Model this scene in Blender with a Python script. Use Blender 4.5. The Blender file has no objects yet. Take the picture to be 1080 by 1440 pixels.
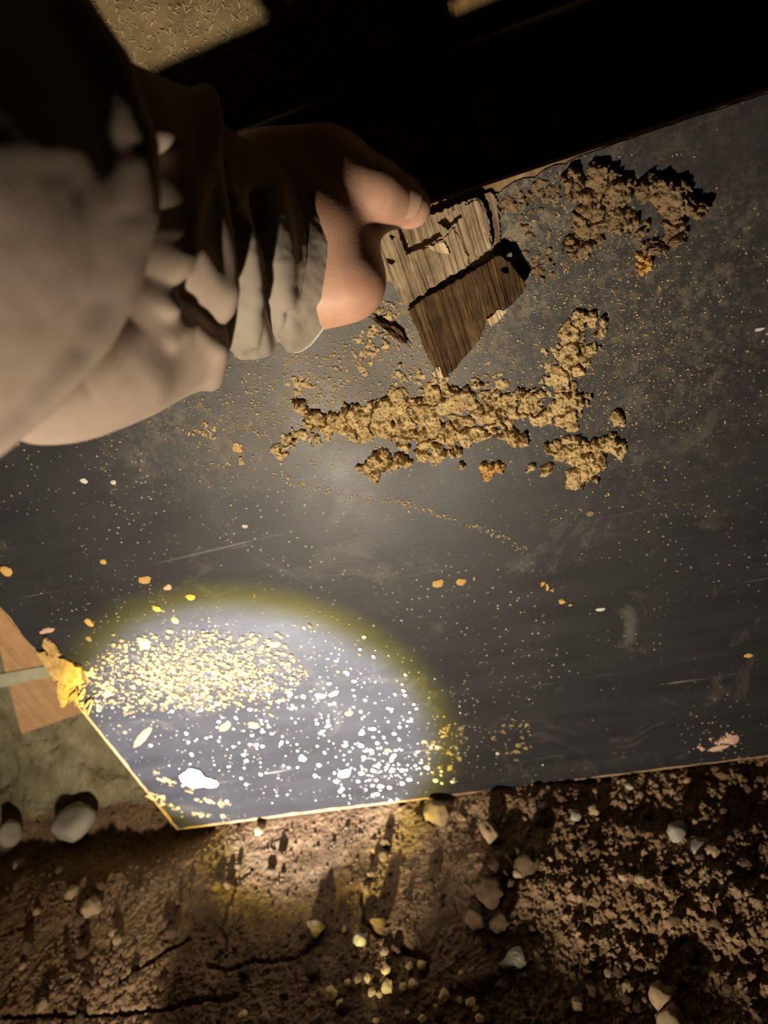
import bpy, bmesh, math, random
import numpy as np
from mathutils import Vector, Matrix

random.seed(7); rng = np.random.default_rng(7)
scn = bpy.context.scene
COL = scn.collection

# ------------------------------------------------------------------ camera
F = 1040.0                       # focal length in pixels for 1080 x 1440
H = 0.5845                       # camera height above the soil
RX = np.array([0.9438326, 0.21580878, 0.25021308]); RX /= np.linalg.norm(RX)
RU = np.array([-0.31805391, 0.79637137, 0.51442623])
RY = np.cross(RU, RX); RY /= np.linalg.norm(RY)
RU = np.cross(RX, RY)
R = np.array([RX, RY, RU])       # camera -> world
CAM = np.array([0, 0, H])
cd = bpy.data.cameras.new('camera'); cam = bpy.data.objects.new('camera', cd); COL.objects.link(cam)
cam.matrix_world = Matrix([[*R[0], CAM[0]], [*R[1], CAM[1]], [*R[2], CAM[2]], [0, 0, 0, 1]])
cd.sensor_fit = 'VERTICAL'; cd.sensor_height = 36; cd.sensor_width = 27; cd.lens = 26
cd.clip_start = 0.01; cd.clip_end = 20
cd.dof.use_dof = True; cd.dof.focus_distance = 0.43; cd.dof.aperture_fstop = 7.5
scn.camera = cam

# ------------------------------------------------------------------ world, lamps, exposure
w = bpy.data.worlds.new('world'); scn.world = w; w.use_nodes = True
w.node_tree.nodes['Background'].inputs[0].default_value = (1.0, 0.75, 0.5, 1)
w.node_tree.nodes['Background'].inputs[1].default_value = 0.0012
scn.view_settings.view_transform = 'Standard'; scn.view_settings.look = 'None'
scn.view_settings.exposure = 0.0; scn.view_settings.gamma = 1.0
scn.view_settings.use_curve_mapping = False

TORCH = Vector((-0.30, -0.18, 0.13))
def spot(name, power, col, half, blend, target, rad=0.014):
    l = bpy.data.lights.new(name, 'SPOT'); l.energy = power; l.color = col
    l.spot_size = math.radians(2*half); l.spot_blend = blend; l.shadow_soft_size = rad
    o = bpy.data.objects.new(name, l); COL.objects.link(o); o.location = TORCH
    o.rotation_euler = (Vector(target) - TORCH).to_track_quat('-Z', 'Y').to_euler()
    return o
HOT = (-0.315, 0.42, 0.118)
spot('torch_spill', 25.0, (1.0, 0.85, 0.65), 64, 1.0, (-0.20, 0.42, 0.30))
spot('torch_core', 118.0, (0.58, 0.62, 1.0), 15.0, 0.16, HOT)
spot('torch_corona', 52.0, (1.0, 0.84, 0.01), 16.7, 0.14, HOT)

# ------------------------------------------------------------------ helpers
def rayw(px, py):
    return R @ np.array([(px-540)/F, -(py-720)/F, -1.0])
def P(px, py, d):
    return CAM + rayw(px, py)*d
YB = 0.42                        # front face of the held board
def B(px, py, y=YB):
    r = rayw(px, py); return CAM + r*(y/r[1])
def Bxz(px, py):
    p = B(px, py); return p[0], p[2]

def link(o, parent=None):
    COL.objects.link(o)
    if parent is not None: o.parent = parent
    return o
def mesh(name, v, f, m, parent=None, smooth=False):
    me = bpy.data.meshes.new(name)
    me.from_pydata([tuple(map(float, p)) for p in v] if not isinstance(v, list) else v, [], f if isinstance(f, list) else f.tolist())
    me.update()
    if smooth: me.polygons.foreach_set('use_smooth', [True]*len(me.polygons))
    if m: me.materials.append(m)
    return link(bpy.data.objects.new(name, me), parent)
def tag(o, label=None, cat=None, group=None, kind=None):
    if label: o['label'] = label
    if cat: o['category'] = cat
    if group: o['group'] = group
    if kind: o['kind'] = kind
    return o
def empty(name, loc=(0, 0, 0)):
    o = bpy.data.objects.new(name, None); o.empty_display_size = 0.02; o.location = loc
    return link(o)
def parent_keep(o, p):
    o.parent = p; o.location = Vector(o.location) - Vector(p.location)

# value noise / fbm on arrays
def _hash(ix, iy, s):
    n = (ix.astype(np.int64)*374761393 + iy.astype(np.int64)*668265263 + s*1442695041) & 0xffffffff
    n = ((n ^ (n >> 13))*1274126177) & 0xffffffff
    n = (n ^ (n >> 16)) & 0xffffffff
    return n/4294967295.0
def vnoise(x, y, s=0):
    x0 = np.floor(x); y0 = np.floor(y); fx = x-x0; fy = y-y0
    fx = fx*fx*(3-2*fx); fy = fy*fy*(3-2*fy)
    a = _hash(x0, y0, s); b = _hash(x0+1, y0, s); c = _hash(x0, y0+1, s); d = _hash(x0+1, y0+1, s)
    return (a*(1-fx)+b*fx)*(1-fy) + (c*(1-fx)+d*fx)*fy - 0.5
def fbm(x, y, s=0, o=4, g=0.5):
    t = 0; a = 1.0
    for i in range(o):
        t = t + a*vnoise(x*2**i, y*2**i, s+i*17); a *= g
    return t
def cell(x, y, s=0):             # distance to the nearest jittered point
    x0 = np.floor(x); y0 = np.floor(y); best = np.full(np.shape(x), 9.0); idv = np.zeros(np.shape(x))
    for dx in (-1, 0, 1):
        for dy in (-1, 0, 1):
            cx = x0+dx; cy = y0+dy
            qx = cx+_hash(cx, cy, s); qy = cy+_hash(cx, cy, s+9)
            d = (qx-x)**2+(qy-y)**2
            hit = d < best; best = np.where(hit, d, best); idv = np.where(hit, _hash(cx, cy, s+21), idv)
    return np.sqrt(best), idv
def sst(a, b, x):
    t = np.clip((x-a)/(b-a), 0, 1); return t*t*(3-2*t)
def seg_dist(x, y, pts):
    best = np.full(np.shape(x), 1e9)
    for (ax, ay), (bx, by) in zip(pts[:-1], pts[1:]):
        dx, dy = bx-ax, by-ay
        t = np.clip(((x-ax)*dx+(y-ay)*dy)/(dx*dx+dy*dy+1e-12), 0, 1)
        best = np.minimum(best, np.hypot(x-ax-t*dx, y-ay-t*dy))
    return best
def in_poly(x, y, pts):
    ins = np.zeros(np.shape(x), bool); n = len(pts)
    for i in range(n):
        ax, ay = pts[i]; bx, by = pts[(i+1) % n]
        c = ((ay > y) != (by > y)) & (x < (bx-ax)*(y-ay)/((by-ay) if by != ay else 1e-12)+ax)
        ins ^= c
    return ins

# ------------------------------------------------------------------ materials
def C4(c): return (*c, 1) if len(c) == 3 else c
class NT:
    def __init__(s, name):
        s.m = bpy.data.materials.new(name); s.m.use_nodes = True
        s.t = s.m.node_tree; s.b = s.t.nodes['Principled BSDF']
        s.tc = s.t.nodes.new('ShaderNodeTexCoord')
    def n(s, ty, **kw):
        nd = s.t.nodes.new(ty)
        for k, v in kw.items(): setattr(nd, k, v)
        return nd
    def l(s, a, b): s.t.links.new(a, b)
    def coords(s, scale=(1, 1, 1), rot=(0, 0, 0), src='Object'):
        mp = s.n('ShaderNodeMapping'); mp.inputs['Scale'].default_value = scale; mp.inputs['Rotation'].default_value = rot
        s.l(s.tc.outputs[src], mp.inputs[0]); return mp.outputs[0]
    def noise(s, scale, detail=4, rough=0.55, co=None, dist=0.0):
        nd = s.n('ShaderNodeTexNoise'); nd.inputs['Scale'].default_value = scale
        nd.inputs['Detail'].default_value = detail; nd.inputs['Roughness'].default_value = rough
        nd.inputs['Distortion'].default_value = dist
        s.l(co if co is not None else s.tc.outputs['Object'], nd.inputs['Vector']); return nd.outputs['Fac']
    def ramp(s, fac, stops):
        r = s.n('ShaderNodeValToRGB'); e = r.color_ramp.elements
        while len(e) < len(stops): e.new(0.5)
        for k, (p, c) in enumerate(stops):
            e[k].position = p; e[k].color = C4(c) if not isinstance(c, (int, float)) else (c, c, c, 1)
        s.l(fac, r.inputs[0]); return r.outputs[0]
    def mix(s, fac, a, b):
        m = s.n('ShaderNodeMix', data_type='RGBA')
        for sock, v in ((m.inputs['Factor'], fac), (m.inputs['A'], a), (m.inputs['B'], b)):
            pass
        for idx, v in ((0, fac), (6, a), (7, b)):
            if isinstance(v, (int, float)): m.inputs[idx].default_value = v
            elif isinstance(v, tuple): m.inputs[idx].default_value = C4(v)
            else: s.l(v, m.inputs[idx])
        return m.outputs[2]
    def math(s, op, a, b=0.0):
        m = s.n('ShaderNodeMath', operation=op)
        for i, v in enumerate((a, b)):
            if isinstance(v, (int, float)): m.inputs[i].default_value = v
            else: s.l(v, m.inputs[i])
        return m.outputs[0]
    def fin(s, col, rough=0.9, bump=None, bs=0.3, bd=0.001, spec=0.3):
        if isinstance(col, tuple): s.b.inputs['Base Color'].default_value = C4(col)
        else: s.l(col, s.b.inputs['Base Color'])
        if isinstance(rough, (int, float)): s.b.inputs['Roughness'].default_value = rough
        else: s.l(rough, s.b.inputs['Roughness'])
        s.b.inputs['Specular IOR Level'].default_value = spec
        if bump is not None:
            bp = s.n('ShaderNodeBump'); bp.inputs['Strength'].default_value = bs; bp.inputs['Distance'].default_value = bd
            s.l(bump, bp.inputs['Height']); s.l(bp.outputs[0], s.b.inputs['Normal'])
        return s.m

def m_simple(name, c1, c2, scale=60, rough=0.9, bs=0.4, bd=0.0006, spec=0.25, bscale=None):
    t = NT(name); n1 = t.noise(scale, 5); col = t.ramp(n1, [(0.3, c1), (0.7, c2)])
    return t.fin(col, rough, t.noise(bscale or scale*6, 4), bs, bd, spec)

M = {}
M['dirt'] = (lambda t: t.fin(t.mix(t.ramp(t.noise(9, 3), [(0.42, 0.0), (0.68, 1.0)]),
             t.ramp(t.noise(70, 6, 0.65), [(0.28, (0.085, 0.050, 0.026)), (0.72, (0.28, 0.18, 0.098))]),
             t.ramp(t.noise(160, 5), [(0.3, (0.19, 0.125, 0.074)), (0.75, (0.42, 0.30, 0.185))])),
             0.95, t.noise(900, 5, 0.7), 0.7, 0.0009, 0.12))(NT('loose_brown_soil'))
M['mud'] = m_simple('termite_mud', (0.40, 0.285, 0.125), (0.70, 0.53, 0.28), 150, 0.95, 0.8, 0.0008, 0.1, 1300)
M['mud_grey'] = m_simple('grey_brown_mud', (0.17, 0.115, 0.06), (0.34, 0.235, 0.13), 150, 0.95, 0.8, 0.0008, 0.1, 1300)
M['crumb'] = m_simple('pale_crumb', (0.17, 0.12, 0.055), (0.33, 0.25, 0.13), 220, 0.85, 0.4, 0.0004)
M['white'] = m_simple('white_flake', (0.52, 0.47, 0.37), (0.74, 0.71, 0.64), 220, 0.8, 0.4, 0.0004)
M['orange'] = m_simple('orange_mud', (0.48, 0.26, 0.07), (0.72, 0.46, 0.16), 220, 0.9, 0.5, 0.0005)
M['pink'] = m_simple('pink_mortar', (0.50, 0.28, 0.20), (0.72, 0.50, 0.40), 220, 0.9, 0.5, 0.0005)
M['stone_pale'] = m_simple('pale_stone', (0.30, 0.27, 0.21), (0.52, 0.48, 0.40), 90, 0.85, 0.6, 0.0008)
M['stone_brown'] = m_simple('brown_clod', (0.085, 0.052, 0.028), (0.20, 0.13, 0.075), 110, 0.95, 0.8, 0.001)
M['stone_dark'] = m_simple('dark_stone', (0.05, 0.045, 0.04), (0.12, 0.11, 0.095), 90, 0.85, 0.6, 0.001)
M['stone_tan'] = m_simple('tan_stone', (0.25, 0.17, 0.09), (0.48, 0.36, 0.22), 110, 0.9, 0.6, 0.0008)
M['yellow'] = m_simple('crumb_painted_torchlit', (0.62, 0.46, 0.16), (0.85, 0.70, 0.34), 220, 0.85, 0.4, 0.0004)  # bright yellow puts the torch rim's light into the crumb colour
M['torn'] = m_simple('torn_yellow_fibre', (0.34, 0.20, 0.06), (0.60, 0.42, 0.17), 160, 0.9, 0.8, 0.0008)
M['bank_rock'] = m_simple('grey_green_rock', (0.16, 0.135, 0.075), (0.36, 0.32, 0.20), 40, 0.9, 0.8, 0.002, 0.15, 220)

def make_skin():
    t = NT('skin'); n = t.noise(55, 4)
    col = t.ramp(n, [(0.3, (0.56, 0.29, 0.19)), (0.7, (0.72, 0.43, 0.30))])
    vo = t.n('ShaderNodeTexVoronoi'); vo.inputs['Scale'].default_value = 900; t.l(t.tc.outputs['Object'], vo.inputs['Vector'])
    m = t.fin(col, 0.48, t.math('ADD', vo.outputs['Distance'], t.noise(260, 4)), 0.09, 0.0005, 0.35)
    t.b.inputs['Subsurface Weight'].default_value = 0.12
    t.b.inputs['Subsurface Radius'].default_value = (0.006, 0.002, 0.001)
    t.b.inputs['Subsurface Scale'].default_value = 0.5
    return m
M['skin'] = make_skin()
def make_nail():
    t = NT('fingernail'); t.b.inputs['Coat Weight'].default_value = 0.3
    return t.fin(t.ramp(t.noise(60, 2), [(0.3, (0.62, 0.34, 0.25)), (0.7, (0.76, 0.48, 0.36))]), 0.28, t.noise(300, 2, co=t.coords((1, 8, 1))), 0.1, 0.0003, 0.5)
M['nail'] = make_nail()
def make_cloth(name, a, b, rough=0.75):
    t = NT(name)
    wv = t.n('ShaderNodeTexWave'); wv.inputs['Scale'].default_value = 700; wv.inputs['Distortion'].default_value = 1.5
    t.l(t.tc.outputs['Object'], wv.inputs['Vector'])
    return t.fin(t.ramp(t.noise(40, 4), [(0.3, a), (0.7, b)]), rough, t.math('ADD', wv.outputs['Fac'], t.noise(400, 4)), 0.25, 0.0004, 0.35)
M['cloth'] = make_cloth('taupe_jacket_cloth', (0.31, 0.235, 0.18), (0.38, 0.295, 0.235))
M['cuff'] = make_cloth('grey_worn_cuff_cloth', (0.26, 0.215, 0.165), (0.36, 0.305, 0.245))
M['thread'] = m_simple('pale_hem_thread', (0.55, 0.50, 0.42), (0.7, 0.66, 0.58), 900, 0.8)

def make_wood(name, dark, mid, pale, ang, sc=1.0, rough=0.85):
    # grain lines run in the board plane (x, z); ang = grain angle from vertical
    t = NT(name)
    co = t.coords((90*sc, 90*sc, 5*sc), (0, ang, 0)); co2 = t.coords((420*sc, 420*sc, 14*sc), (0, ang, 0))
    n1 = t.noise(1, 6, 0.6, co, 0.3); n2 = t.noise(1, 4, 0.7, co2)
    f = t.math('ADD', t.math('ADD', t.math('MULTIPLY', n1, 0.55), t.math('MULTIPLY', n2, 0.38)), t.math('MULTIPLY', t.math('SUBTRACT', t.noise(70, 5, 0.7), 0.46), 0.35))
    return t.fin(t.ramp(f, [(0.34, dark), (0.5, mid), (0.66, pale)]), rough, n2, 0.7, 0.0008, 0.2)
GA = math.radians(-24)
M['wood_pale'] = make_wood('weathered_pale_wood', (0.12, 0.082, 0.045), (0.33, 0.245, 0.150), (0.52, 0.41, 0.27), GA)
M['wood_dark'] = make_wood('dark_brown_wood', (0.032, 0.017, 0.008), (0.090, 0.050, 0.022), (0.22, 0.135, 0.065), GA)
M['wood_fresh'] = make_wood('fresh_torn_wood', (0.40, 0.27, 0.13), (0.60, 0.45, 0.26), (0.75, 0.60, 0.40), GA)
M['wood_post'] = make_wood('rough_post_wood', (0.13, 0.075, 0.03), (0.28, 0.17, 0.07), (0.45, 0.30, 0.13), math.radians(6), 0.7)
M['ply'] = make_wood('plywood_edge', (0.16, 0.095, 0.05), (0.30, 0.19, 0.10), (0.42, 0.29, 0.17), math.radians(90), 0.8)
M['ply_dark'] = make_wood('plywood_cross_ply', (0.10, 0.055, 0.03), (0.20, 0.11, 0.06), (0.30, 0.18, 0.10), math.radians(90), 0.8)
M['plank'] = make_wood('brown_plank', (0.34, 0.19, 0.09), (0.46, 0.27, 0.14), (0.54, 0.34, 0.19), math.radians(70), 0.25)

def make_film():
    t = NT('dark_film_face')
    # soft streaks along the board, dull brown-black resin film
    st = t.noise(1, 5, 0.6, t.coords((9, 9, 60), (0, math.radians(4), 0)))
    cl = t.noise(7, 5, 0.6)
    base = t.mix(cl, t.ramp(st, [(0.3, (0.012, 0.0125, 0.0155)), (0.75, (0.023, 0.0235, 0.028))]), t.ramp(st, [(0.3, (0.018, 0.0165, 0.0175)), (0.75, (0.031, 0.029, 0.030))]))
    # worn cloudy scuffs
    sc = t.ramp(t.noise(16, 7, 0.7, dist=1.2), [(0.56, 0.0), (0.78, 0.55)])
    sc = t.math('MULTIPLY', sc, t.ramp(t.noise(3.5, 2), [(0.42, 0.0), (0.62, 1.0)]))
    base = t.mix(sc, base, (0.19, 0.17, 0.14))
    # scratches: thin bands of two stretched noises
    for ang, seed in ((35, 0.0), (-12, 4.0), (62, 9.0)):
        mp = t.n('ShaderNodeMapping'); mp.inputs['Scale'].default_value = (5, 1, 130); mp.inputs['Rotation'].default_value = (0, math.radians(ang), 0)
        mp.inputs['Location'].default_value = (seed, 0, seed); t.l(t.tc.outputs['Object'], mp.inputs[0])
        s1 = t.noise(1, 3, 0.6, mp.outputs[0], 0.4)
        s1 = t.math('MULTIPLY', t.ramp(s1, [(0.70, 0.0), (0.76, 0.5)]), t.ramp(t.noise(5+seed, 2), [(0.5, 0.0), (0.62, 1.0)]))
        base = t.mix(s1, base, (0.30, 0.27, 0.23))
    # dusting of clay around the mud runs and below the chips
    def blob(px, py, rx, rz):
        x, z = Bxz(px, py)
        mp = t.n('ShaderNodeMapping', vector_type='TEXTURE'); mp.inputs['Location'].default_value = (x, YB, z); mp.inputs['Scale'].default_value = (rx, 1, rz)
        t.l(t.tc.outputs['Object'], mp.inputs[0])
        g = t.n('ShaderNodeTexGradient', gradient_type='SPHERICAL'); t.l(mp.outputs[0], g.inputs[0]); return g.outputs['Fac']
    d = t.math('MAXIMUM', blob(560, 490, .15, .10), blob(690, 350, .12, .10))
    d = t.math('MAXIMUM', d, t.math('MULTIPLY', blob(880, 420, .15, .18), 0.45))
    d = t.math('MAXIMUM', d, t.math('MULTIPLY', blob(270, 940, .12, .06), 0.35))  # crumb dust; also puts some torch-spot brightness into the film colour
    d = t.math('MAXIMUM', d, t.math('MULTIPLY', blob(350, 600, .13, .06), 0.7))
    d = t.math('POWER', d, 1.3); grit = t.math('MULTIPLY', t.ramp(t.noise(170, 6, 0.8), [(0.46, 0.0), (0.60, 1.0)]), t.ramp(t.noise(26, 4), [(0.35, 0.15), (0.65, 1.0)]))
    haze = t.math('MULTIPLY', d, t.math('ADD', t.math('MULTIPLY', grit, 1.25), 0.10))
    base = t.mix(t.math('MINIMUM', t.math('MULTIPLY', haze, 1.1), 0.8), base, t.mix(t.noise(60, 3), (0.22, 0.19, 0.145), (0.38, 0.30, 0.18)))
    # pin-head specks
    vo = t.n('ShaderNodeTexVoronoi'); vo.inputs['Scale'].default_value = 190; t.l(t.tc.outputs['Object'], vo.inputs['Vector'])
    sp = t.math('MULTIPLY', t.ramp(vo.outputs['Distance'], [(0.10, 1.0), (0.17, 0.0)]), t.ramp(t.noise(13, 4, 0.6), [(0.46, 0.0), (0.62, 1.0)]))
    base = t.mix(t.math('MULTIPLY', sp, 0.75), base, (0.55, 0.47, 0.36))
    rough = t.ramp(t.noise(12, 5), [(0.3, 0.40), (0.7, 0.54)])
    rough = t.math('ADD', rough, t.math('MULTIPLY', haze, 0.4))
    return t.fin(base, rough, t.math('ADD', t.noise(500, 5), t.noise(1, 3, 0.6, t.coords((60, 60, 900)))), 0.12, 0.0005, 0.45)
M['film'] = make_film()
M['wall'] = m_simple('straw_clay_wall', (0.21, 0.145, 0.070), (0.36, 0.26, 0.135), 45, 0.95, 0.6, 0.002)
M['straw'] = m_simple('straw', (0.50, 0.40, 0.22), (0.78, 0.66, 0.42), 200, 0.8)
M['pipe'] = m_simple('dark_green_pipe', (0.02, 0.03, 0.022), (0.035, 0.048, 0.036), 30, 0.5, 0.1)
M['strip'] = m_simple('grey_green_strip', (0.30, 0.29, 0.19), (0.42, 0.40, 0.28), 60, 0.8)

# ------------------------------------------------------------------ structure: soil floor
def gflat(px, py, z=0.0):
    r = rayw(px, py); return CAM + r*((z-H)/r[2])
def gp(*pts): return [tuple(gflat(*p)[:2]) for p in pts]
CRACKS = [(gp((328, 1228), (328, 1242), (315, 1275), (309, 1300), (314, 1335), (300, 1345)), .0034, .0016),
          (gp((519, 1192), (519, 1205), (505, 1250), (508, 1290), (530, 1312)), .0034, .0016),
          (gp((165, 1380), (215, 1345), (262, 1318)), .004, .0018),
          (gp((290, 1355), (315, 1365), (345, 1350), (410, 1345), (430, 1330)), .003, .0016),
          (gp((0, 1315), (35, 1302), (58, 1272)), .003, .0016),
          (gp((330, 1235), (352, 1220)), .0010, .0014),
          (gp((0, 1428), (100, 1425), (190, 1420), (330, 1400)), .004, .0022),
          (gp((560, 1330), (600, 1345), (590, 1370)), .005, .003),
          (gp((715, 1362), (735, 1400), (740, 1420)), .003, .0016)]
PALE = gp((450, 1203))[0]
def G(x, y):
    x = np.asarray(x, float); y = np.asarray(y, float)
    bank = 0.20*sst(.462, .60, y + .012*fbm(x*18, y*18, 40, 3)) * sst(-.40, -.50, x + .02*fbm(y*30, x*9, 41, 2)) \
         + 0.05*sst(.47, .62, y)*sst(-.52, -.40, x)
    rockm = sst(.455, .50, y)*sst(-.40, -.50, x)
    lay = 0.5+0.5*np.sin((y*1.0+x*0.25+.03*fbm(x*14, y*14, 44, 3))*150)
    h = bank + rockm*(.010*fbm(x*22, y*60, 43, 5, .6) + .004*lay)
    h = h - 0.016*np.exp(-((y-.425)/.028)**2)*sst(-.40, -.48, x)
    right = sst(-.20, -.02, x)
    base = -0.004 + 0.007*fbm(x*9+3, y*9, 1, 3) + 0.0045*fbm(x*28, y*34, 5, 3)*(0.6+1.2*right)
    rough = 0.30+0.50*sst(.33, .27, y) + right*0.8
    rough = rough*(1-.75*np.exp(-(((x-PALE[0])/.05)**2+((y-PALE[1])/.022)**2)))
    d1, i1 = cell(x*125, y*125, 3); d2, i2 = cell(x*280, y*280, 6)
    gr = .0034*np.clip(.52-d1, 0, 1)*(i1 > .55)*(0.4+i1) + .0022*np.clip(.55-d2, 0, 1)*(i2 > .3)
    base = base + rough*(gr*1.5 + .0022*fbm(x*160, y*160, 8, 4, .6) + .0012*fbm(x*420, y*420, 12, 2))
    # ridges of spoil at the right, running obliquely
    q = x*0.35+y
    base = base + right*(.010*fbm(x*6, q*36, 31, 2) )
    # added out-of-view soil hump, shaped so the torch beam only skims the ground behind
    crest = .066 - .012*sst(-.25, -.12, x) - .016*np.exp(-((x+.255)/.014)**2) - .050*sst(-.36, -.41, x) + .012*fbm(x*14, y*3, 33, 3)
    base = base + crest*np.exp(-((y-.09)/.038)**2)
    for pts, dep, wd in CRACKS:
        jx = x+.0022*fbm(x*120, y*120, 50, 3); jy = y+.0022*fbm(x*120, y*120, 57, 3)
        base = base - 1.7*dep*np.exp(-(seg_dist(jx, jy, pts)/(wd*.85))**2)
    # loose heap of clods against the foot of the board
    hx, hy = gflat(720, 1130)[:2]
    base = base + .010*np.exp(-(((x-hx)/.055)**2+((y-hy-.008)/.022)**2))
    # keep the strip under the board just below its edge
    near = np.exp(-((y-.426)/.010)**2)*sst(-.47, -.455, x)*(1-np.exp(-((x-hx)/.05)**2))
    base = np.where(near > 0.01, base*(1-near) + near*np.minimum(base, -.002), base)
    return h+base
def grid_mesh(name, xs, ys, fn, m, smooth=False):
    X, Y = np.meshgrid(xs, ys); Z = fn(X, Y); nx, ny = len(xs), len(ys)
    v = np.stack([X.ravel(), Y.ravel(), Z.ravel()], 1)
    i = (np.arange(ny-1)[:, None]*nx + np.arange(nx-1)[None]).ravel()
    f = np.stack([i, i+1, i+nx+1, i+nx], 1)
    me = bpy.data.meshes.new(name)
    me.vertices.add(len(v)); me.vertices.foreach_set('co', v.ravel())
    me.loops.add(f.size); me.loops.foreach_set('vertex_index', f.ravel())
    me.polygons.add(len(f)); me.polygons.foreach_set('loop_start', np.arange(0, f.size, 4))
    me.polygons.foreach_set('use_smooth', np.full(len(f), smooth)); me.update(calc_edges=True)
    me.materials.append(m)
    return link(bpy.data.objects.new(name, me))
xs = np.concatenate([np.arange(-1.5, -.78, .012), np.arange(-.78, .16, .0011), np.arange(.16, .7, .01)])
ys = np.concatenate([np.arange(-.5, .16, .012), np.arange(.16, .47, .0011), np.arange(.47, .64, .0022), np.arange(.645, 1.2, .03)])
floor = grid_mesh('floor', xs, ys, G, M['dirt'])
floor.data.materials.append(M['bank_rock'])
pc = np.empty(len(floor.data.polygons)*3); floor.data.polygons.foreach_get('center', pc); pc = pc.reshape(-1, 3)
rk = (pc[:, 1]+.012*fbm(pc[:, 0]*40, pc[:, 1]*40, 77, 3) > .468) & (pc[:, 0] < -.40)
floor.data.polygons.foreach_set('material_index', rk.astype(np.int32))
tag(floor, 'cracked brown crumbly soil floor', kind='structure')
def ground_at(px, py):
    z = 0.0
    for _ in range(6):
        p = gflat(px, py, z); z = float(G(p[0], p[1]))
    p = gflat(px, py, z); return p[0], p[1], z

# ------------------------------------------------------------------ structure: straw-clay wall behind
YW = 0.605
def wall_fn(a, b): return .004*fbm(a*16, b*16, 70, 4) + .0014*fbm(a*120, b*120, 74, 3)
wx = np.arange(-1.6, .8, .006); wz = np.arange(-.1, 1.5, .006)
wl = grid_mesh('wall_back', wx, wz, wall_fn, M['wall'])
me = wl.data; co = np.empty(len(me.vertices)*3); me.vertices.foreach_get('co', co); co = co.reshape(-1, 3)
co = np.stack([co[:, 0], YW - co[:, 2], co[:, 1]], 1); me.vertices.foreach_set('co', co.ravel()); me.update()
tag(wl, 'straw flecked clay wall behind the board', kind='structure')
# straw fibres pressed into the wall (uncountable)
V = []; Fc = []
for k in range(11000):
    x = rng.uniform(-.50, .05); z = rng.uniform(.50, .80)
    L = abs(rng.normal(.0010, .0011))+.0006; r = rng.uniform(.00018, .00042); a = rng.uniform(0, math.pi)
    y = YW - float(wall_fn(np.array(x), np.array(z))) - r*1.2
    dx, dz = math.cos(a)*L, math.sin(a)*L; nx, nz = -math.sin(a)*r, math.cos(a)*r
    t = rng.uniform(-.0012, .0012); b0 = len(V)
    for s in (-1, 1):
        for (u, q) in ((-1, 0), (0, 1), (1, 0), (0, -1)):
            V.append((x+s*dx+u*nx, y-q*r-(t*s), z+s*dz+u*nz))
    for i in range(4): Fc.append((b0+i, b0+(i+1) % 4, b0+4+(i+1) % 4, b0+4+i))
    Fc.append((b0+3, b0+2, b0+1, b0)); Fc.append((b0+4, b0+5, b0+6, b0+7))
st = mesh('straw_fibres', V, Fc, M['straw'], wl); st['kind'] = 'stuff'

# ------------------------------------------------------------------ box helper
def box_part(name, x0, x1, y0, y1, z0, z1, m, parent=None, bev=.001, origin=(0, 0, 0), jitter=0):
    bm = bmesh.new(); bmesh.ops.create_cube(bm, size=1)
    for v in bm.verts:
        v.co = Vector((x0 if v.co.x < 0 else x1, y0 if v.co.y < 0 else y1, z0 if v.co.z < 0 else z1)) - Vector(origin)
    if bev: bmesh.ops.bevel(bm, geom=bm.edges[:], offset=bev, segments=2, affect='EDGES')
    me = bpy.data.meshes.new(name); bm.to_mesh(me); bm.free(); me.materials.append(m)
    return link(bpy.data.objects.new(name, me), parent)

# timber post and pipe in the dark behind the board
px0 = B(631, 15, .545)[0]
post = box_part('timber_post', px0, px0+.105, .545, .603, float(G(px0+.05, .59))-.01, 1.15, M['wood_post'], None, .003)
tag(post, 'rough brown timber post standing in the dark behind the board', 'post')
lp = box_part('timber_stud', B(560, 40, .57)[0]-.004, px0-.002, .570, .603, .02, 1.15, M['wood_post'], None, .003)
tag(lp, 'narrower brown timber stud beside the post against the clay wall', 'stud')
def tube(name, pts, rad, m, parent=None, n=12, cap=True):
    pts = [Vector(p) for p in pts]; V = []; Fc = []
    rads = rad if isinstance(rad, (list, tuple)) else [rad]*len(pts)
    up = Vector((.13, .21, .97))
    for i, p in enumerate(pts):
        t = (pts[min(i+1, len(pts)-1)]-pts[max(i-1, 0)]).normalized()
        a = t.cross(up).normalized(); b = t.cross(a)
        for k in range(n):
            an = 2*math.pi*k/n; V.append(tuple(p+(a*math.cos(an)+b*math.sin(an))*rads[i]))
    for i in range(len(pts)-1):
        for k in range(n): Fc.append((i*n+k, i*n+(k+1) % n, (i+1)*n+(k+1) % n, (i+1)*n+k))
    if cap: Fc.append(tuple(range(n))[::-1]); Fc.append(tuple(range((len(pts)-1)*n, len(pts)*n)))
    return mesh(name, V, Fc, m, parent, True)
c1 = B(470, 162, .528)
pp = tube('water_pipe', [(c1[0]+q, .528, c1[2]) for q in (-.9, -.4, 0, .5, 1.1)], .0115, M['pipe'], None, 20)
tag(pp, 'dark green pipe running level behind the board top edge', 'pipe')

# ------------------------------------------------------------------ the held board
XL, XR, ZB, ZT, TH = -.4627, .46, 0.0, .504, .013
board = empty('plywood_board', (-.1, YB, 0)); O = tuple(board.location)
tag(board, 'dark film-faced plywood board standing on edge in the soil, smeared with termite mud', 'board')
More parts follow.
